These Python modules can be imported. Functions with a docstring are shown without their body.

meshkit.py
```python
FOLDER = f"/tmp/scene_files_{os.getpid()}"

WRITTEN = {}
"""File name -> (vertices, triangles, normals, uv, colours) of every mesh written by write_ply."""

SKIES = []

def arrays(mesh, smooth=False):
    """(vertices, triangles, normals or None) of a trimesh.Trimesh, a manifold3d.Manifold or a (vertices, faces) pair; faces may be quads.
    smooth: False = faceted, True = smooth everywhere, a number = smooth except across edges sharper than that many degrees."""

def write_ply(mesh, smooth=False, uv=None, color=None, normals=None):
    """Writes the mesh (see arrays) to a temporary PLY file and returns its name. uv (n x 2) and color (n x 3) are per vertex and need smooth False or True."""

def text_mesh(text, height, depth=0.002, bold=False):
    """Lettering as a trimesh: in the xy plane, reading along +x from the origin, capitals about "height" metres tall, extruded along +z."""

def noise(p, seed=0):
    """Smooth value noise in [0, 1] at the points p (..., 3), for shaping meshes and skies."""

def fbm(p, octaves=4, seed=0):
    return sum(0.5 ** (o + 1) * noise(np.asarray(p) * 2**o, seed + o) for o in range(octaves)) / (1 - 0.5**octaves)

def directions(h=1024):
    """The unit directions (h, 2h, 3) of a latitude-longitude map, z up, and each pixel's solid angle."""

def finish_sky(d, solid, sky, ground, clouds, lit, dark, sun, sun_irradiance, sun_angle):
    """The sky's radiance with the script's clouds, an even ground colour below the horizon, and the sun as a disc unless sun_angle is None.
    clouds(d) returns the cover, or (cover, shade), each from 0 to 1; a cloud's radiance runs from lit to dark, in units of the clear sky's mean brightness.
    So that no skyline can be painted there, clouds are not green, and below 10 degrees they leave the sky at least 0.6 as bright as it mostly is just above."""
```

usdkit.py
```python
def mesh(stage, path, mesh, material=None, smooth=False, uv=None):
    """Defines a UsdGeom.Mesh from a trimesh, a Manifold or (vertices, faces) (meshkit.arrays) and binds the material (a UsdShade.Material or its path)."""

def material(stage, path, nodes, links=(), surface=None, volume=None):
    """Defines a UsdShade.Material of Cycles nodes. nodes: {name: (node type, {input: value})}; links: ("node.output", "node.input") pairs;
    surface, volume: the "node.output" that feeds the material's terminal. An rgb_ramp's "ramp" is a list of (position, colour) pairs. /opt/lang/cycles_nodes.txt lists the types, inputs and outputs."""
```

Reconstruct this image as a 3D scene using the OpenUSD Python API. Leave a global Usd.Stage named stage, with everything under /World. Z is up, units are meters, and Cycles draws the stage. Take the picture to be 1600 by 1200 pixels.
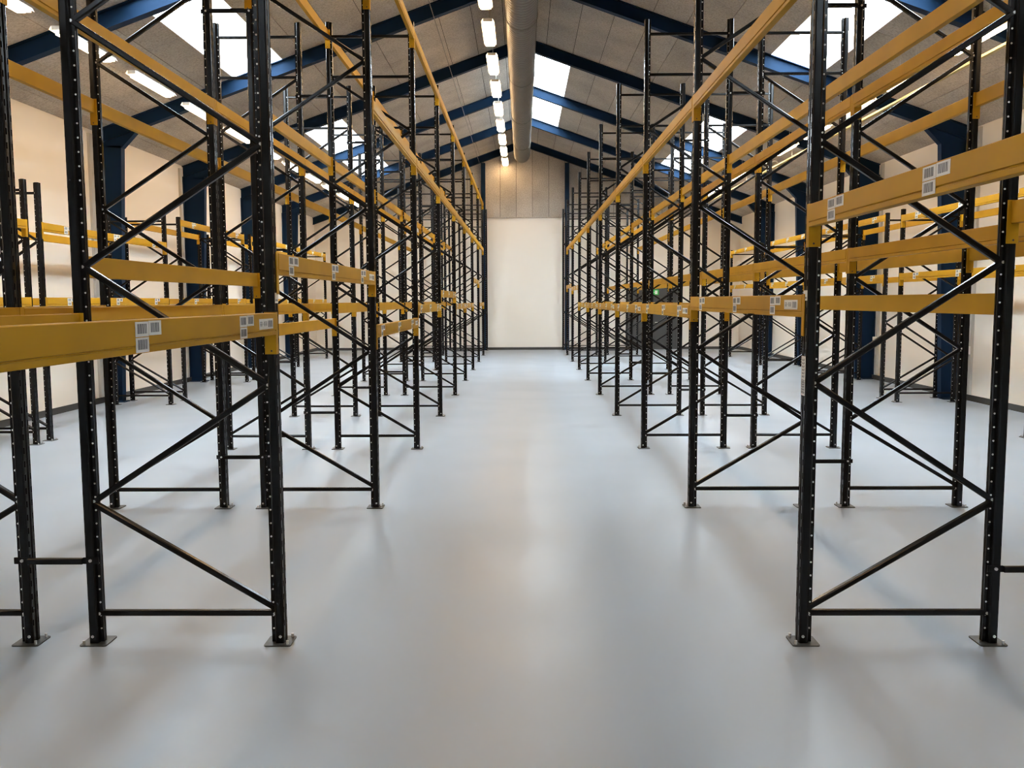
import math, random
import numpy as np, trimesh, shapely
from shapely.geometry import Polygon, LineString, box as sbox
import manifold3d as m3
import usdkit
from pxr import Usd, UsdGeom, UsdLux, UsdShade, Gf, Sdf

rng = random.Random(7)
stage = Usd.Stage.CreateInMemory()
UsdGeom.SetStageUpAxis(stage, "Z")
UsdGeom.SetStageMetersPerUnit(stage, 1.0)
UsdGeom.Xform.Define(stage, "/World")

# ------------------------------------------------------------------ camera
FPX, PITCH, YAW, ROLL, CAMH = 1397.2, .0930, -.0120, -.0047, 1.9075
EXPOSURE = -0.28
cp, sp, cy, sy = math.cos(PITCH), math.sin(PITCH), math.cos(YAW), math.sin(YAW)
fw = np.array([sy * cp, cy * cp, -sp]); r0 = np.array([cy, -sy, 0.0]); u0 = np.cross(r0, fw)
rt = r0 * math.cos(ROLL) + u0 * math.sin(ROLL); up = -r0 * math.sin(ROLL) + u0 * math.cos(ROLL)
M = np.eye(4); M[0, :3], M[1, :3], M[2, :3], M[3, :3] = rt, up, -fw, (0, 0, CAMH)
cam = UsdGeom.Camera.Define(stage, "/World/camera")
cam.AddTransformOp().Set(Gf.Matrix4d(*M.ravel().tolist()))
cam.CreateHorizontalApertureAttr(36.0); cam.CreateVerticalApertureAttr(27.0)
cam.CreateFocalLengthAttr(36.0 * FPX / 1600); cam.CreateFStopAttr(0.0)
cam.CreateClippingRangeAttr((0.05, 500.0))
cam.CreateExposureAttr(EXPOSURE)

# ------------------------------------------------------------------ sky (bright overcast)
SKY, LAMP = 15.5, 40.0
dome = UsdLux.DomeLight.Define(stage, "/World/sky")
dome.CreateColorAttr(Gf.Vec3f(.80, .91, 1.0)); dome.CreateIntensityAttr(SKY)

# ------------------------------------------------------------------ materials
L = "/World/Looks/"
def mat(name, color, rough=.5, metal=0., spec=.5, noise=None, bump=None, coat=0., var=0., emit=None):
    """noise: (scale, amount) tone variation; bump: (scale, strength); var: random tone per object."""
    nodes = {"p": ("principled_bsdf", {"base_color": color, "roughness": rough, "metallic": metal, "specular_ior_level": spec, "coat_weight": coat})}
    links = []
    if emit: nodes["p"][1].update({"emission_color": emit[0], "emission_strength": emit[1]})
    if noise:
        nodes["tc"] = ("texture_coordinate", {})
        nodes["n"] = ("noise_texture", {"scale": noise[0], "detail": 2.})
        a = noise[1]
        nodes["r"] = ("rgb_ramp", {"ramp": [(.3, tuple(c * (1 - a) for c in color)), (.7, tuple(min(1, c * (1 + a)) for c in color))]})
        links += [("tc.object", "n.vector"), ("n.fac", "r.fac")]
        src = "r.color"
        if var:
            nodes["oi"] = ("object_info", {})
            nodes["mr"] = ("map_range", {"from_min": 0., "from_max": 1., "to_min": 1 - var, "to_max": 1 + var})
            nodes["h"] = ("hsv", {})
            links += [("oi.random", "mr.value"), ("mr.result", "h.value"), (src, "h.color")]
            src = "h.color"
        links.append((src, "p.base_color"))
    if bump:
        nodes["tb"] = ("texture_coordinate", {})
        nodes["nb"] = ("noise_texture", {"scale": bump[0], "detail": 3.})
        nodes["b"] = ("bump", {"strength": bump[1], "distance": .01})
        links += [("tb.object", "nb.vector"), ("nb.fac", "b.height"), ("b.normal", "p.normal")]
    return usdkit.material(stage, L + name, nodes, links, surface="p.BSDF")

BLACK = mat("black_paint", (.0045, .005, .006), .21, spec=.24)
YELLOW = mat("mustard_paint", (.43, .218, .008), .50, spec=.12, noise=(2.5, .10), var=.06)
ZINC = mat("zinc", (.72, .72, .70), .35, metal=.6)
STUD = mat("stud_white", (.75, .75, .72), .4)
PLATE = mat("plate_steel", (.055, .057, .052), .42, metal=.5, noise=(20., .3))
BLUE = mat("blue_paint", (.005, .018, .043), .6, spec=.08)
WALLW = mat("white_wall", (.79, .74, .665), .75, spec=.2)
SKIRT = mat("dark_skirting", (.035, .033, .03), .5)
GALV = mat("galvanised_duct", (.13, .118, .10), .42, metal=.25, noise=(1.2, .08))
WHITE = mat("white_enamel", (.82, .81, .78), .45)
PAPER = mat("label_paper", (.72, .71, .68), .6)
INK = mat("label_ink", (.16, .16, .17), .6)
PIN = mat("pin_dark", (.03, .012, .01), .5)
TRUNK = mat("grey_trunking", (.52, .51, .48), .5)
DOORG = mat("grey_door", (.045, .045, .043), .5)
GREEN = mat("sign_green", (.02, .36, .05), .4, emit=((.05, .9, .12), .06))
SIGNW = mat("sign_white", (.8, .85, .8), .4)
TRAY = mat("cream_tray", (.60, .50, .22), .5)
GASKET = mat("dark_joint", (.02, .02, .02), .8)
DIFF = usdkit.material(stage, L + "lamp_diffuser", {"e": ("emission", {"color": (1., .66, .34), "strength": LAMP})}, surface="e.emission")
# wood-wool cement boards: grey, fibrous
def woodwool(name, base):
    return usdkit.material(stage, L + name, {
        "tc": ("texture_coordinate", {}), "oi": ("object_info", {}),
        "n": ("noise_texture", {"scale": 30., "detail": 2., "roughness": .7}), "n2": ("noise_texture", {"scale": 1.1, "detail": 2.}),
        "g": ("geometry", {}),
        "r": ("rgb_ramp", {"ramp": [(.30, tuple(c * .72 for c in base)), (.52, base), (.75, tuple(c * 1.18 for c in base))]}),
        "r2": ("rgb_ramp", {"ramp": [(.3, (.84, .84, .84)), (.7, (1.08, 1.07, 1.06))]}),
        "m": ("mix_color", {"blend_type": "multiply", "fac": 1., "use_clamp": False}), "mr": ("map_range", {"from_min": 0., "from_max": 1., "to_min": .94, "to_max": 1.06}),
        "h": ("hsv", {}), "p": ("diffuse_bsdf", {"roughness": .3})},
        [("g.position", "n.vector"), ("g.position", "n2.vector"), ("n.fac", "r.fac"), ("n2.fac", "r2.fac"), ("r.color", "m.a"), ("r2.color", "m.b"),
         ("oi.random", "mr.value"), ("mr.result", "h.value"), ("m.result", "h.color"), ("h.color", "p.color")], surface="p.BSDF")
WOOL = woodwool("wood_wool", (.46, .425, .38))
# sealed floor: pale grey epoxy, satin gloss that varies a little
FLOOR = usdkit.material(stage, L + "epoxy_floor", {
    "g": ("geometry", {}), "n": ("noise_texture", {"scale": .35, "detail": 3.}), "n2": ("noise_texture", {"scale": .9, "detail": 1.}),
    "r": ("rgb_ramp", {"ramp": [(.3, (.298, .336, .378)), (.7, (.320, .358, .400))]}),
    "mr": ("map_range", {"from_min": .3, "from_max": .7, "to_min": .37, "to_max": .43}),
    "p": ("principled_bsdf", {"specular_ior_level": .42})},
    [("g.position", "n.vector"), ("g.position", "n2.vector"), ("n.fac", "r.fac"), ("r.color", "p.base_color"),
     ("n2.fac", "mr.value"), ("mr.result", "p.roughness")], surface="p.BSDF")
PANE = usdkit.material(stage, L + "skylight_pane", {"t": ("transparent_bsdf", {"color": (.97, .985, .99)}), "gl": ("glossy_bsdf", {"roughness": .1, "color": (1, 1, 1)}),
    "m": ("mix_closure", {"fac": .05})}, [("t.BSDF", "m.closure1"), ("gl.BSDF", "m.closure2")], surface="m.closure")

# ------------------------------------------------------------------ mesh + prim helpers
used = {}
def path_for(parent, name):
    base = parent + "/" + name
    n = used.get(base, -1) + 1
    used[base] = n
    return base if n == 0 else f"{base}_{n:03d}"
def obj(name, mesh, m, parent="/World", smooth=False, kind=None, label=None):
    parent = parent if isinstance(parent, str) else str(parent.GetPath())
    o = usdkit.mesh(stage, path_for(parent, name), mesh, m, smooth=smooth).GetPrim()
    if kind: o.SetCustomDataByKey("kind", kind)
    if label: o.SetCustomDataByKey("label", label)
    return o
def tag(o, label, cat, group=None):
    o.SetCustomDataByKey("label", label); o.SetCustomDataByKey("category", cat)
    if group: o.SetCustomDataByKey("group", group)
    return o
def thing(name, label, cat, loc=(0, 0, 0), rz=0., group=None, kind=None):
    x = UsdGeom.Xform.Define(stage, path_for("/World", name))
    x.AddTranslateOp().Set(Gf.Vec3d(*map(float, loc))); x.AddRotateZOp().Set(float(rz))
    o = x.GetPrim()
    if kind: o.SetCustomDataByKey("kind", kind); o.SetCustomDataByKey("label", label)
    else: tag(o, label, cat, group)
    return o
def dup(root, label, loc, rz=0., group=None, cat=None):
    d = root.GetCustomData()
    name = root.GetName()
    while name[-4:-3] == "_" and name[-3:].isdigit(): name = name[:-4]
    r = thing(name, label, cat or d["category"], loc, rz, group or d.get("group"))
    r.GetReferences().AddInternalReference(root.GetPath()); r.SetInstanceable(True)
    return r
def struct(name, mesh, m, label=None, smooth=False):
    return obj(name, mesh, m, kind="structure", smooth=smooth, label=label)
def bx(x0, x1, y0, y1, z0, z1):
    b = trimesh.creation.box((x1 - x0, y1 - y0, z1 - z0)); b.apply_translation(((x0 + x1) / 2, (y0 + y1) / 2, (z0 + z1) / 2)); return b
def cat(ms): return trimesh.util.concatenate(ms)
def ext(poly, h):
    """polygon in xy extruded along +z"""
    return cat([trimesh.creation.extrude_polygon(g, h, engine="earcut") for g in getattr(poly, "geoms", [poly])])
def ext_y(poly, y0, y1):
    """polygon in (x, z) extruded along y"""
    e = ext(poly, y1 - y0); v = e.vertices.copy()
    e = trimesh.Trimesh(np.c_[v[:, 0], y0 + v[:, 2], v[:, 1]], e.faces[:, ::-1], process=False); return e
def cyl(p, q, r, n=8):
    return trimesh.creation.cylinder(r, segment=(p, q), sections=n)
def bar(p, q, w, d, c=.006):
    """a bar of octagonal section from p to q: w in the xz plane, d along y"""
    p, q = np.array(p, float), np.array(q, float); ln = np.linalg.norm(q - p); t = (q - p) / ln
    s = np.array([0, 1., 0]); n = np.cross(t, s)
    sec = [(-w/2, -d/2 + c), (-w/2 + c, -d/2), (w/2 - c, -d/2), (w/2, -d/2 + c), (w/2, d/2 - c), (w/2 - c, d/2), (-w/2 + c, d/2), (-w/2, d/2 - c)]
    e = ext(Polygon(sec), ln); v = e.vertices
    m = trimesh.Trimesh(p + v[:, :1] * n + v[:, 1:2] * s + v[:, 2:3] * t, e.faces, process=False)
    if m.volume < 0: m.invert()
    return m
ORD = ["first", "second", "third", "fourth", "fifth", "sixth", "seventh", "eighth", "ninth", "tenth"]

# ------------------------------------------------------------------ the building
XL, XR, YB, YF = -8.02, 8.38, -8.0, 34.8
RIDX, ROOF0, SL = .1, 7.985, .355
COS = 1 / math.sqrt(1 + SL * SL)
def roofz(d): return ROOF0 - SL * d
DL, DR = RIDX - XL, XR - RIDX
struct("floor", bx(XL - .3, XR + .3, YB - .3, YF + .3, -.2, 0), FLOOR)
EAVEL, EAVER = roofz(DL), roofz(DR)
struct("wall_left", bx(XL - .25, XL, YB - .25, YF + .25, 0, EAVEL + .1), WALLW)
struct("wall_right", bx(XR, XR + .25, YB - .25, YF + .25, 0, EAVER + .1), WALLW)
gable = Polygon([(XL, 0), (XR, 0), (XR, EAVER), (RIDX, ROOF0), (XL, EAVEL)])
struct("wall_back", ext_y(gable, YB - .25, YB), WALLW)
wf = struct("wall_far", ext_y(gable, YF, YF + .25), WALLW)
# wood-wool boards on the gable above the white wall
BZ = 5.10
upper = gable.intersection(sbox(XL, BZ, XR, 9))
obj("backing", ext_y(upper, YF - .008, YF - .001), GASKET, wf)
xs = sorted([.40 + .62 * k for k in range(-16, 16)])
for a in xs:
    g = upper.intersection(sbox(a + .006, BZ, a + .614, 9))
    if not g.is_empty and g.area > .05:
        obj("board", ext_y(g, YF - .03, YF - .008), WOOL, wf)
struct("trim_1", bx(XL, XR, YF - .045, YF, BZ - .03, BZ), WOOL, "thin ledge under the gable boards")
struct("baseboard_left", bx(XL, XL + .02, YB, YF, 0, .11), SKIRT)
struct("baseboard_right", bx(XR - .02, XR, YB, YF, 0, .11), SKIRT)
struct("baseboard_far", bx(XL, XR, YF - .025, YF, 0, .10), SKIRT)

# roof: coordinates (d, y) measured outwards from the ridge on each slope
PORT = [34.62, 30.2, 25.83, 21.45, 17.05, 12.7, 8.33, 3.95, -.42, -4.8]
SKYL = {-1: [(4.52, 5.46, 8.4, 17.0), (4.52, 5.46, 21.5, 30.15), (4.52, 5.46, -4.7, -.5)],
        1: [(4.48, 5.44, 8.4, 17.0), (4.48, 5.44, 21.5, 30.15), (4.48, 5.44, -4.7, -.5), (.14, 1.10, 21.5, 30.15)]}
def onroof(poly, side, t0, t1):
    """polygon in (d, y) -> a slab on the roof slope, t0..t1 above the ceiling face (measured upwards)"""
    e = ext(poly, t1 - t0); v = e.vertices
    m = trimesh.Trimesh(np.c_[RIDX + side * v[:, 0], v[:, 1], ROOF0 - SL * v[:, 0] + t0 + v[:, 2]], e.faces, process=False)
    if m.volume < 0: m.invert()
    return m
ceil = thing("ceiling", "pitched ceiling of grey wood-wool boards with rooflights", None, kind="structure")
nwin = 0
for side, D in ((-1, DL), (1, DR)):
    holes = shapely.union_all([sbox(a, c, b, e) for a, b, c, e in SKYL[side]])
    obj("deck", onroof(sbox(0, YB - .25, D + .25, YF + .25).difference(holes), side, .016, .16), GASKET, ceil)
    edges = [0] + [.48 + .6125 * k for k in range(14) if .48 + .6125 * k < D - .1] + [D]
    ys = sorted(PORT)[2:]
    ys = [YB] + ys[1:-1] + [YF]
    for i in range(len(edges) - 1):
        for j in range(len(ys) - 1):
            cut = [ys[j], ys[j + 1]]
            if (i * 7 + j * 3) % 4 == 1 and ys[j] > 7: cut.insert(1, ys[j] + (1.75 if i % 2 else 2.6))
            for a, b in zip(cut[:-1], cut[1:]):
                g = sbox(edges[i] + .006, a + .005, edges[i + 1] - .006, b - .005).difference(holes)
                for q in getattr(g, "geoms", [g]):
                    if q.area > .02: obj("ceiling_panel", onroof(q, side, 0, .014), WOOL, ceil)
    for a, b, c, e in SKYL[side]:
        nwin += 1
        w = thing(f"window_{nwin}", "bright rooflight strip between the blue rafters", None, kind="structure")
        ring = sbox(a + .001, c + .001, b - .001, e - .001).difference(sbox(a + .015, c + .015, b - .015, e - .015))
        obj("curb", onroof(ring, side, 0, .30), WHITE, w)
        ym = (c + e) / 2
        for p, q in ((c, ym), (ym, e)):
            obj("pane", onroof(sbox(a, p + .01, b, q - .01), side, .26, .268), PANE, w)
        obj("glazing_bar", onroof(sbox(a, ym - .02, b, ym + .02), side, .2, .3), WHITE, w)

# portal frames: each frame is rafters and columns of blue steel
def isec(w, h, tf, tw):
    return [(-w/2, 0), (w/2, 0), (w/2, tf), (tw/2, tf), (tw/2, h - tf), (w/2, h - tf), (w/2, h), (-w/2, h), (-w/2, h - tf), (-tw/2, h - tf), (-tw/2, tf), (-w/2, tf)]
RD = .26
def rafter(side, D):
    sec = isec(.15, RD, .014, .012)
    a0 = np.array([RIDX, ROOF0 - RD - .004]); a1 = np.array([RIDX + side * (D - .0), ROOF0 - SL * D - RD - .004])
    v = [(a0[0], y, a0[1] + z) for y, z in sec] + [(a1[0], y, a1[1] + z) for y, z in sec]
    e = ext(Polygon(sec), 1.); f = e.faces
    vv = e.vertices; pts = np.where(vv[:, 2:3] < .5, np.c_[np.full(len(vv), a0[0]), vv[:, 0], a0[1] + vv[:, 1]], np.c_[np.full(len(vv), a1[0]), vv[:, 0], a1[1] + vv[:, 1]])
    m = trimesh.Trimesh(pts, f, process=False)
    if m.volume < 0: m.invert()
    return m
def column(side, X, zt):
    """tapered I column against the wall: 0.24 m deep at the floor, 0.42 m under the eave"""
    db, dt = (.34, .53) if side < 0 else (.44, .62)
    inner = lambda z: X - side * (db + (dt - db) * z / zt)
    ms = [bx(min(X, X - side * .014), max(X, X - side * .014), -.075, .075, .02, zt)]
    web = Polygon([(X, .02), (inner(0), .02), (inner(zt), zt), (X, zt)])
    ms.append(ext_y(web, -.006, .006))
    fl = Polygon([(inner(0), .02), (inner(0) + side * .014, .02), (inner(zt) + side * .014, zt), (inner(zt), zt)])
    ms.append(ext_y(fl, -.075, .075))
    return cat(ms)
def haunch(side, X, D):
    xi = X - side * (.53 if side < 0 else .62)
    zc = lambda x: ROOF0 - SL * abs(x - RIDX) - RD - .004
    tri = Polygon([(X, zc(X)), (X, zc(X) - .01), (xi, zc(xi) - .235), (xi - side * .34, zc(xi - side * .34))])
    fl = LineString([(xi, zc(xi) - .235), (xi - side * .34, zc(xi - side * .34))]).buffer(.007, cap_style=2)
    return cat([ext_y(tri, -.006, .006), ext_y(fl, -.075, .075)])
FROM = ["against the far wall"] + [f"{ORD[k]} one in front of the far wall" for k in range(9)]
for n, y in enumerate(PORT):
    for side, X, D in ((-1, XL, DL), (1, XR, DR)):
        nm = "left" if side < 0 else "right"
        p = thing("roof_rafter", f"dark blue steel rafter under the {nm} slope, {FROM[n]}", "rafter", (0, y, 0), 0, f"blue rafters of the {nm} slope")
        obj("i_beam", rafter(side, D), BLUE, p)
        pw = [bx(RIDX - side * .0 + min(0, side * .012), RIDX + max(0, side * .012), -.09, .09, ROOF0 - RD - .05, ROOF0 - .012)]
        obj("ridge_plate", cat(pw), BLUE, p)
        if n == 0: continue
        zt = ROOF0 - SL * (D - .02) - RD - .01
        c = thing("steel_column", f"blue tapered steel column on the {nm} wall, {FROM[n]}", "column", (X, y, 0), 0, f"blue columns of the {nm} wall")
        m = column(side, X, zt); m.apply_translation((-X, 0, 0)); obj("column_shaft", m, BLUE, c)
        obj("base_plate", bx(min(0, -side * .40), max(0, -side * .40), -.11, .11, 0, .02), BLUE, c)
        m = haunch(side, X, D); m.apply_translation((-X, 0, 0)); obj("haunch", m, BLUE, c)
for i, x in enumerate((-1.48, 1.72)):
    h = ROOF0 - SL * (abs(x - RIDX) + .08) - RD - .01
    e = ext(Polygon(isec(.16, .16, .012, .01)), h); e.apply_translation((x, YF - .20, 0))
    tag(obj("gable_post", e, BLUE), f"dark blue steel post on the far wall, {'left' if i == 0 else 'right'} of the white panel", "post", None)

# far wall: grey door with a green exit sign
d = thing("door_1", "grey double door in the far wall", None, (5.05, YF - .02, 0), kind="structure")
obj("door_frame", cat([bx(-1.0, -.92, -.07, 0, 0, 2.52), bx(.92, 1.0, -.07, 0, 0, 2.52), bx(-1.0, 1.0, -.07, 0, 2.44, 2.52)]), DOORG, d)
for s in (-1, 1):
    lf = obj("door_leaf", bx(min(s * .005, s * .915), max(s * .005, s * .915), -.05, -.005, .01, 2.43), DOORG, d)
    obj("door_handle", cat([cyl((s * .08, -.05, 1.05), (s * .08, -.09, 1.05), .01), cyl((s * .08, -.09, 1.05), (s * .2, -.09, 1.05), .01)]), ZINC, lf)
sg = thing("exit_sign", "small green emergency exit sign on the grey door in the far wall", "exit sign", (5.05, YF - .10, 2.10))
obj("sign_box", bx(-.2, .2, -.04, .03, 0, .2), GREEN, sg)
figure = [bx(-.09, -.06, -.045, -.04, .13, .16), bx(-.10, -.05, -.045, -.04, .07, .125), bx(-.14, -.09, -.045, -.04, .035, .06), bx(-.06, -.02, -.045, -.04, .03, .06), bx(-.05, -.01, -.045, -.04, .09, .11)]
obj("pictogram", cat(figure + [bx(.05, .15, -.045, -.04, .03, .17), bx(0, .045, -.045, -.04, .09, .105)]), SIGNW, sg)

# spiral duct under the ridge
prof = []
for k in range(int((32.85 - YB) / .14)):
    y0 = YB + .14 * k
    prof += [(.290, y0), (.290, y0 + .120), (.2955, y0 + .124), (.2955, y0 + .136), (.290, y0 + .14)]
prof += [(.288, 32.86), (.27, 32.92), (.21, 32.97), (.0, 32.98)]
n = 28; ang = np.arange(n) / n * 2 * np.pi
P = np.array(prof)
v = np.stack([P[:, None, 0] * np.cos(ang), np.broadcast_to(P[:, None, 1], (len(P), n)), P[:, None, 0] * np.sin(ang)], -1).reshape(-1, 3)
i, j = np.meshgrid(np.arange(len(P) - 1), np.arange(n), indexing="ij")
q = np.stack([i * n + j, (i + 1) * n + j, (i + 1) * n + (j + 1) % n, i * n + (j + 1) % n], -1).reshape(-1, 4)
duct = trimesh.Trimesh(v, np.vstack([q[:, [0, 1, 2]], q[:, [0, 2, 3]]]), process=False)
if duct.volume < 0: duct.invert()
dt = thing("ventilation_duct", "long round grey spiral duct hanging under the ridge", "duct", (.0, 0, 7.14))
obj("duct_tube", duct, GALV, dt, smooth=40)
for y in PORT[1:-1]:
    a = np.linspace(0, np.pi * 2, 33)
    st = [cyl((.3 * math.cos(p), y - .12, .3 * math.sin(p)), (.3 * math.cos(q_), y - .12, .3 * math.sin(q_)), .006, 5) for p, q_ in zip(a[:-1], a[1:])]
    for sx in (-.25, .25): st.append(cyl((sx, y - .12, .16), (sx * .9, y - .12, ROOF0 - SL * abs(sx - .1) - 7.14), .005, 5))
    obj("hanger", cat(st), GALV, dt)

# fluorescent fixtures: a white trough open below, its glowing panel set inside
def fixture(name, label, group, loc, ceil_h, w, glow, deep):
    t = thing(name, label, "lamp", loc, 0, group)
    h, l = .085, 1.55
    o = Polygon([(-w/2, .035), (-w/2 + .006, .035), (-w/2 + .035, h - .008), (w/2 - .035, h - .008), (w/2 - .006, .035), (w/2, .035), (w/2 - .03, h), (-w/2 + .03, h)])
    obj("housing", cat([ext_y(o, -l/2, l/2), bx(-w/2 + .04, w/2 - .04, -l/2, -l/2 + .006, .03, h - .004), bx(-w/2 + .04, w/2 - .04, l/2 - .006, l/2, .03, h - .004)]), WHITE, t)
    lens = Polygon([(-w/2 + .02, .034), (-w/2 + .03, .012 - deep), (-w/2 + .055, -deep), (w/2 - .055, -deep), (w/2 - .03, .012 - deep), (w/2 - .02, .034), (w/2 - .03, .045), (-w/2 + .03, .045)])
    obj("diffuser", ext_y(lens, -glow/2, glow/2), DIFF, t)
    for y in (-.3, .3): obj("hanger", cyl((0, y, h), (0, y, ceil_h), .004, 6), ZINC, t)
    return t
def lights(x, z, yend, pitch, cnt, where, group, name="strip_light", w=.25, glow=1.38, deep=.018):
    ch = ROOF0 - SL * abs(x - RIDX) - z - .002
    first = None
    for k in range(cnt):
        y = yend - pitch * k - .775
        lab = f"glowing strip light {where}, {ORD[k] if k < 10 else ('eleventh','twelfth','thirteenth','fourteenth','fifteenth','sixteenth','seventeenth','eighteenth','nineteenth')[k-10]} from the far wall"
        if first is None: first = fixture(name, lab, group, (x, y, z), ch, w, glow, deep)
        else: dup(first, lab, (x, y, z))
lights(-.625, 7.02, 34.66, 2.29, 15, "beside the ridge duct", "strip lights along the ridge")
lights(-6.0, 5.38, 33.5, 2.235, 14, "along the left slope", "strip lights over the left side", "slope_strip_light", .20, 1.30, .01)
lights(6.2, 5.38, 33.5, 2.235, 14, "along the right slope", "strip lights over the right side", "eave_strip_light", .20, 1.30, .01)
tr = thing("cable_tray", "pale yellow cable tray running under the right slope", "cable tray", (6.48, 0, 5.27))
obj("tray", cat([bx(-.03, .03, -7, 33, 0, .006), bx(-.03, -.026, -7, 33, 0, .04), bx(.026, .03, -7, 33, 0, .04)]), TRAY, tr)
for y in PORT[1:-1]: obj("bracket", cat([cyl((0, y + .5, .008), (0, y + .5, ROOF0 - SL * 6.38 - 5.275), .006, 6), bx(-.03, .03, y + .47, y + .53, .002, .012)]), ZINC, tr)
ca = thing("power_cable", "thin grey cable crossing below the left rafters", "cable", (-1.61, 0, ROOF0 - SL * 1.71 - RD - .012))
obj("cable", cyl((0, -2, 0), (0, 34.4, 0), .008, 6), GALV, ca)
for (side, y, z1) in ((-1, 16.86, 4.9), (-1, 21.25, 4.9), (1, 16.83, 4.9), (1, 21.25, 4.9)):
    X = XL if side < 0 else XR
    nm = "left" if side < 0 else "right"
    t = thing("cable_trunking", f"pale grey cable trunking on the {nm} wall beside the {'nearer' if y < 20 else 'farther'} blue column", "trunking", (X, y - .06, .12))
    obj("trunking_cover", bx(min(0, -side * .05), max(0, -side * .05), -.06, .06, 0, z1), TRUNK, t)
    obj("socket_box", bx(min(-side * .05, -side * .11), max(-side * .05, -side * .11), -.05, .05, .75, .90), WHITE, t)

# ------------------------------------------------------------------ pallet racking
PITCHY, Y0, DEP = 3.3, 4.866, 1.030
def upright_mesh(h, front):
    """omega section upright; face towards +x at x=0 when front, mirrored otherwise; slots punched through the face"""
    pts = [(-.070, .004), (-.070, .0135), (-.050, .0135), (-.046, .034), (-.041, .039), (-.037, .040), (-.008, .040), (-.0023, .0377), (0, .032), (0, .012), (-.007, .008), (-.007, -.008), (0, -.012), (0, -.032), (-.0023, -.0377), (-.008, -.040), (-.037, -.040), (-.041, -.039), (-.046, -.034), (-.050, -.0135), (-.070, -.0135), (-.070, -.004)]
    sec = LineString([(x - .002, y * .955) for x, y in pts]).buffer(.0022, cap_style=2, join_style=2)
    e = ext(sec, h - .006); e.apply_translation((0, 0, .006))
    mf = m3.Manifold(m3.Mesh(np.asarray(e.vertices, np.float32), np.asarray(e.faces, np.uint32)))
    if mf.num_tri() > 0:
        cut = []
        for k in range(int((h - .2) / .075)):
            z = .12 + .075 * k
            for y in (-.0255, .0255):
                c = m3.Manifold.cube((.012, .011, .034), True).translate((-.002, y, z)); cut.append(c)
        mf = mf - m3.Manifold.compose(cut)
        mm = mf.to_mesh(); e = trimesh.Trimesh(mm.vert_properties[:, :3], mm.tri_verts, process=False)
    if not front: e.apply_transform(np.diag([-1, 1, 1, 1])); e.invert()
    return e
def studs(h, front):
    ms = []
    for k in range(int((h - .15) / .075)):
        z = .085 + .075 * k
        for s in (-1, 1):
            c = trimesh.creation.cylinder(.0055, .003, sections=8)
            c.apply_transform(trimesh.transformations.rotation_matrix(math.pi / 2, (1, 0, 0))); c.apply_translation((-.062, s * .0155, z)); ms.append(c)
    e = cat(ms)
    if not front: e.apply_transform(np.diag([-1, 1, 1, 1])); e.invert()
    return e
FX = DEP / 2 + .033                                   # outer face of the uprights from the frame's middle
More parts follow.
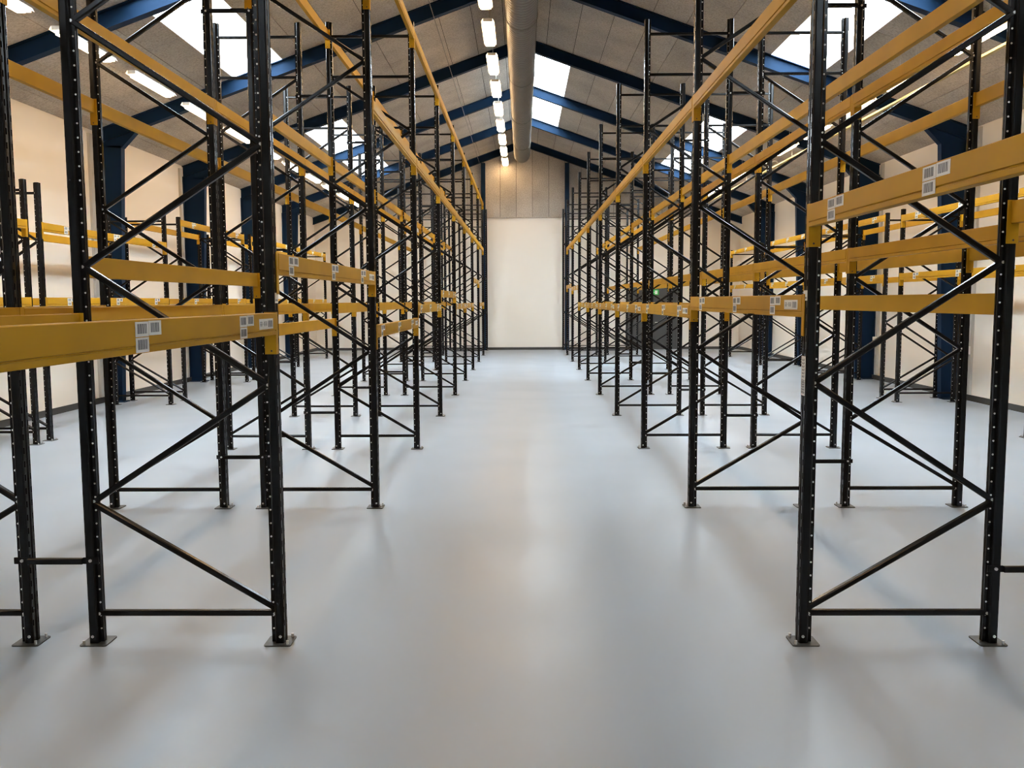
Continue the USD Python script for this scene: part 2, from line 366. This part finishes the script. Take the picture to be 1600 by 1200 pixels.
def make_frame(name, label, group, loc, rz, h, tops):
    t = thing(name, label, "rack frame", loc, rz, group)
    for s in (1, -1):
        u = upright_mesh(h, s > 0); u.apply_translation((s * FX, 0, 0))
        uo = obj("upright", u, BLACK, t)
        st = studs(h, s > 0); st.apply_translation((s * FX, 0, 0))
        obj("stud_row", st, STUD, uo, kind="stuff")
        cx = s * (DEP / 2)
        pl = sbox(cx - .075, -.075, cx + .075, .075)
        b = obj("base_plate", ext(pl.buffer(-.012).buffer(.012, quad_segs=2), .007), PLATE, t)
        an = [cyl((cx + s * .055, y, .007), (cx + s * .055, y, .028), .008, 6) for y in (-.055, .055)]
        obj("anchor_bolt", an[0], ZINC, b); obj("anchor_bolt", an[1], ZINC, b)
    xi = DEP / 2 - .022
    z, s, k = .20, 1, 0
    nodes = []
    zs = [.20]
    while zs[-1] + .645 < tops[0] + .05: zs.append(.81 + .645 * (len(zs) - 1))
    for k in range(len(zs) - 1):
        s = 1 if k % 2 == 0 else -1
        obj("diagonal_brace", bar((s * xi, 0, zs[k]), (-s * xi, 0, zs[k + 1] - (.02 if k == 0 else 0)), .032, .036), BLACK, t)
        nodes.append((-s * xi, zs[k + 1]))
    for zt in [.17] + tops:
        obj("horizontal_brace", bar((-xi, 0, zt), (xi, 0, zt), .032, .036), BLACK, t)
        nodes += [(xi, zt), (-xi, zt)]
    foot = [(DEP / 2 + .012, .045), (-DEP / 2 - .012, .045)]
    obj("brace_bolts", cat([cyl((x, -.0225, z), (x, .0225, z), .0085, 8) for x, z in nodes] + [cyl((x, -.044, z), (x, .044, z), .0085, 8) for x, z in foot]), ZINC, t, kind="stuff")
    return t

BH, CL = .118, .228
def sticker(parent, x, y, z, w, h, code=True):
    s = obj("label_sticker", bx(x, x + .0012, y, y + w, z, z + h), PAPER, parent, label="white barcode sticker")
    rr = random.Random(int(y * 1000)); ms = []; a = y + w * .14
    while a < y + w * .82:
        b = a + w * rr.choice((.03, .05, .08)); ms.append(bx(x + .0012, x + .0016, a, min(b, y + w * .86), z + h * .2, z + h * .86)); a = b + w * rr.choice((.015, .03))
    obj("barcode_bars", cat(ms), INK, s)
def make_beam(name, label, group, loc, rz, length, trios=(), place=None):
    t = thing(name, label, "rack beam", loc, rz, group)
    l = length / 2
    sec = Polygon([(-.045, .002), (-.043, 0), (-.004, 0), (-.002, .002), (-.002, .020), (-.006, .022), (-.006, .026), (0, .029), (0, BH - .003), (-.003, BH), (-.043, BH), (-.045, BH - .003)])
    obj("box_beam", ext_y(sec, -l + .004, l - .004), YELLOW, t)
    for s in (-1, 1):
        a = bx(-.066, -.003, min(s * (l - .005), s * l), max(s * (l - .005), s * l), BH + .004 - CL, BH + .004)
        b = bx(-.0075, -.003, min(s * l, s * (l + .037)), max(s * l, s * (l + .037)), BH + .004 - CL, BH + .004)
        c = obj("end_connector", cat([a, b]), YELLOW, t)
        obj("lock_pin", cyl((-.030, s * (l - .0065), BH - CL + .022), (-.030, s * (l - .004), BH - CL + .022), .0055, 8), PIN, c)
    for y in trios:
        sticker(t, .0, y, BH - .060, .108, .052); sticker(t, .0, y + .112, BH - .058, .108, .052); sticker(t, .0, y, BH - .115, .108, .052)
    if place is not None:
        z = BH - .082
        s = obj("place_sticker", bx(0, .0012, place, place + .25, z, z + .054), PAPER, t, label="white location sticker with code and bars")
        rr = random.Random(5); ms = []; a = place + .155
        while a < place + .235: b = a + rr.choice((.003, .006, .009)); ms.append(bx(.0012, .0016, a, b, z + .010, z + .044)); a = b + rr.choice((.003, .005))
        for k in range(6):
            y = place + .016 + .021 * k
            if k == 2: ms.append(bx(.0012, .0016, y + .003, y + .011, z + .026, z + .030)); continue
            ms += [bx(.0012, .0016, y, y + .004, z + .016, z + .040), bx(.0012, .0016, y, y + .014, z + .036, z + .040), bx(.0012, .0016, y + .010, y + .014, z + .016, z + (.040 if k % 2 else .030)), bx(.0012, .0016, y, y + .014, z + .025, z + .029)]
        obj("code_print", cat(ms), INK, s)
    return t

ROWS = {"L1": (-1.370, -2.400, 0), "L2": (-2.782, -3.812, 180), "R1": (1.561, 2.591, 180), "R2": (2.973, 4.003, 0)}
RN = {"L1": "left aisle row", "L2": "left back row", "R1": "right aisle row", "R2": "right back row"}
KS = range(-1, 10)
tall = None
YK = lambda k: Y0 + PITCHY * k if k < 9 else Y0 + PITCHY * 9 - .12
for rw, (xa, xb, rz) in ROWS.items():
    for k in KS:
        xm = (xa + xb) / 2
        lab = f"tall black braced rack frame, {ORD[k]} from the camera in the {RN[rw]}" if k >= 0 else f"tall black braced rack frame beside the camera in the {RN[rw]}"
        g = f"frames of the {RN[rw]}"
        if tall is None: tall = make_frame("rack_frame", lab, g, (xm, YK(k), 0), rz, 5.36, [4.70, 5.19])
        else: dup(tall, lab, (xm, YK(k), 0), rz, g)
MID, TOP = 3.71, 5.263
F1 = {("L1", "a"): {-1: 1.848, 0: 2.172, 1: 1.69, 2: 1.865, 3: 2.085, 6: 2.53, None: 1.85},
      ("L1", "b"): {-1: 1.848, 0: 2.163, 1: 1.69, None: 1.87},
      ("L2", "a"): {None: 1.88}, ("L2", "b"): {None: 1.88},
      ("R1", "a"): {-1: 2.408, 0: 1.932, 1: 1.86, 6: 2.32, 7: 2.42, 8: 2.42, None: 1.85},
      ("R1", "b"): {-1: 2.42, 0: 1.935, None: 1.86},
      ("R2", "a"): {None: 2.36}, ("R2", "b"): {None: 2.36}}
plain = None; stickered = {}
def put_beam(rw, face, k, top, level):
    global plain
    xa, xb, rz = ROWS[rw]
    x = xa if face == "a" else xb
    mid = (xa + xb) / 2
    out = 1 if x > mid else -1
    facex = x + out * (.033 + .0085)
    rot = 0 if out > 0 else 180
    side = {"L1": ("aisle", "back"), "R1": ("aisle", "back"), "L2": ("inner", "outer"), "R2": ("inner", "outer")}[rw][0 if face == "a" else 1]
    fr = f"between {ORD[k]} and {ORD[k+1]} frames" if k >= 0 else "before the first frame"
    lab = f"yellow {level} beam on {side} face, {RN[rw]}, {fr}"
    g = f"yellow beams of the {RN[rw]}"
    loc = (facex, (YK(k) + YK(k + 1)) / 2, top - BH)
    ln = PITCHY - .080
    if face == "a" and rw in ("L1", "R1") and level == "low" and k < 8:
        key = (rw, k < 0)
        if key in stickered: dup(stickered[key], lab, loc, rot, g); return
        h = ln / 2
        tri = {("L1", True): (.30 - h, 1.45 - h, 2.59 - h), ("L1", False): (.21 - h, 1.37 - h, 2.50 - h), ("R1", True): (.30 - h, 1.36 - h, 2.5 - h), ("R1", False): (.40 - h, 1.63 - h, 2.60 - h)}[key]
        stickered[key] = make_beam("labelled_rack_beam", lab, g, loc, rot, ln, tri, 2.90 - h)
        return
    if plain is None: plain = make_beam("rack_beam", lab, g, loc, rot, ln)
    else: dup(plain, lab, loc, rot, g)
for rw in ROWS:
    for face in "ab":
        lv = F1[(rw, face)]
        for k in range(-1, 8):
            put_beam(rw, face, k, lv.get(k, lv[None]), "low")
            if rw == "L1":
                if k >= 1: put_beam(rw, face, k, MID, "middle"); put_beam(rw, face, k, TOP, "top")
                else: put_beam(rw, face, k, 4.69, "top")
            else: put_beam(rw, face, k, MID, "middle")
# the last bay by the far wall is shorter
short = None
def spacer_mesh(w):
    m = [bar((-w/2 + .04, 0, 0), (w/2 - .04, 0, 0), .034, .030)]
    for s in (-1, 1): m.append(bx(min(s * (w/2 - .04), s * (w/2 + .045)), max(s * (w/2 - .04), s * (w/2 + .045)), .006, .012, -.018, .018))
    return cat(m)
sp0 = {}
for nm, xa, xb, z0 in (("left", -2.400, -2.782, .482), ("right", 2.591, 2.973, .43)):
    for k in range(0, 9):
        for z in (z0, 4.46):
            lab = f"short black row spacer tying the {nm} rows at {'their feet' if z < 1 else 'height'}, at the {ORD[k]} frames"
            loc = ((xa + xb) / 2, YK(k) - .053, z)
            if not sp0:
                t = thing("row_spacer", lab, "row spacer", loc, 0, "spacers between back-to-back rows")
                obj("tube", spacer_mesh(abs(xa - xb)), BLACK, t)
                for s in (-1, 1): obj("bolt", cyl((s * .191, -.002, 0), (s * .191, .012, 0), .009, 8), ZINC, t)
                sp0["x"] = t
            else: dup(sp0["x"], lab, loc)
pp = thing("pipe_stub", "short round cream pipe end hanging under the right slope", "pipe", (6.64, 24.0, 5.43))
a = np.linspace(0, 2 * np.pi, 25)[:-1]
o_ = Polygon(np.c_[.105 * np.cos(a), .105 * np.sin(a)]).difference(Polygon(np.c_[.085 * np.cos(a), .085 * np.sin(a)]))
obj("pipe_body", ext_y(o_, 0, .55), WHITE, pp, smooth=40)
obj("hanger", cyl((0, .3, .10), (0, .3, ROOF0 - SL * 6.54 - 5.43), .006, 6), ZINC, pp)
for nm, x, s in (("left", -1.370 + .0335, 1), ("right", 1.561 - .0335, -1)):
    wl = thing("upright_tag", f"small white sticker on the first upright {nm} of the aisle", "label", (x, Y0, 1.90))
    obj("tag_sheet", bx(min(0, s * .0012), max(0, s * .0012), -.032, .032, 0, .055), PAPER, wl)
    obj("tag_print", bx(min(s * .0012, s * .0018), max(s * .0012, s * .0018), -.022, .022, .010, .020), INK, wl)
# vertical location label on the first upright right of the aisle
up_l = thing("upright_label", "tall white barcode label on the first upright right of the aisle", "label", (1.561 - .033 - .0015, Y0, 1.385))
obj("label_sheet", bx(-.0012, 0, -.034, .034, 0, .215), PAPER, up_l)
rr = random.Random(3); ms = []
a = .012
while a < .085: b = a + rr.choice((.003, .006)); ms.append(bx(-.0018, -.0012, -.026, .026, a, b)); a = b + rr.choice((.002, .004))
for k in range(6): ms += [bx(-.0018, -.0012, -.018, .018, .10 + .018 * k, .103 + .018 * k), bx(-.0018, -.0012, -.018, -.010, .10 + .018 * k, .112 + .018 * k), bx(-.0018, -.0012, .006, .016, .10 + .018 * k, .109 + .018 * k)]
obj("label_print", cat(ms), INK, up_l)

# low racks along the two side walls, one bay between each pair of columns
lowf = None
WX = {"left": (-6.58, -7.61, 0), "right": (6.93, 7.96, 180)}
BAYS = [(8.0, 11.9), (12.25, 16.55), (17.26, 21.2), (21.75, 25.55), (26.1, 29.95)]
wbeam = {}
for nm, (xa, xb, rz) in WX.items():
    for bi, (ya, yb) in enumerate(BAYS):
        wh = f"{ORD[bi]} low rack along the {nm} wall"
        for q, y in enumerate((ya, yb)):
            lab = f"low black rack frame, {'near' if q == 0 else 'far'} end of the {wh}"
            loc = ((xa + xb) / 2, y, 0)
            if lowf is None: lowf = make_frame("low_rack_frame", lab, f"low frames along the {nm} wall", loc, rz, 3.53, [3.39])
            else: dup(lowf, lab, loc, rz, f"low frames along the {nm} wall")
        ln = round(yb - ya - .08, 3)
        lv = (3.0 if bi < 2 else 3.48, 1.98) if nm == "left" else (3.42 if bi < 2 else 3.5, 2.37)
        for fi, x in enumerate((xa, xb)):
            out = 1 if x > (xa + xb) / 2 else -1
            for li, top in enumerate(lv):
                lab = f"yellow {'upper' if li == 0 else 'lower'} beam on the {'front' if fi == 0 else 'wall side'} of the {wh}"
                loc = (x + out * .0415, (ya + yb) / 2, top - BH)
                key = (ln, fi == 0)
                if key in wbeam: dup(wbeam[key], lab, loc, 0 if out > 0 else 180, f"yellow beams along the {nm} wall")
                else:
                    wbeam[key] = make_beam("wall_rack_beam", lab, f"yellow beams along the {nm} wall", loc, 0 if out > 0 else 180, ln, (-ln/2 + .55, 0., ln/2 - .6) if fi == 0 else ())
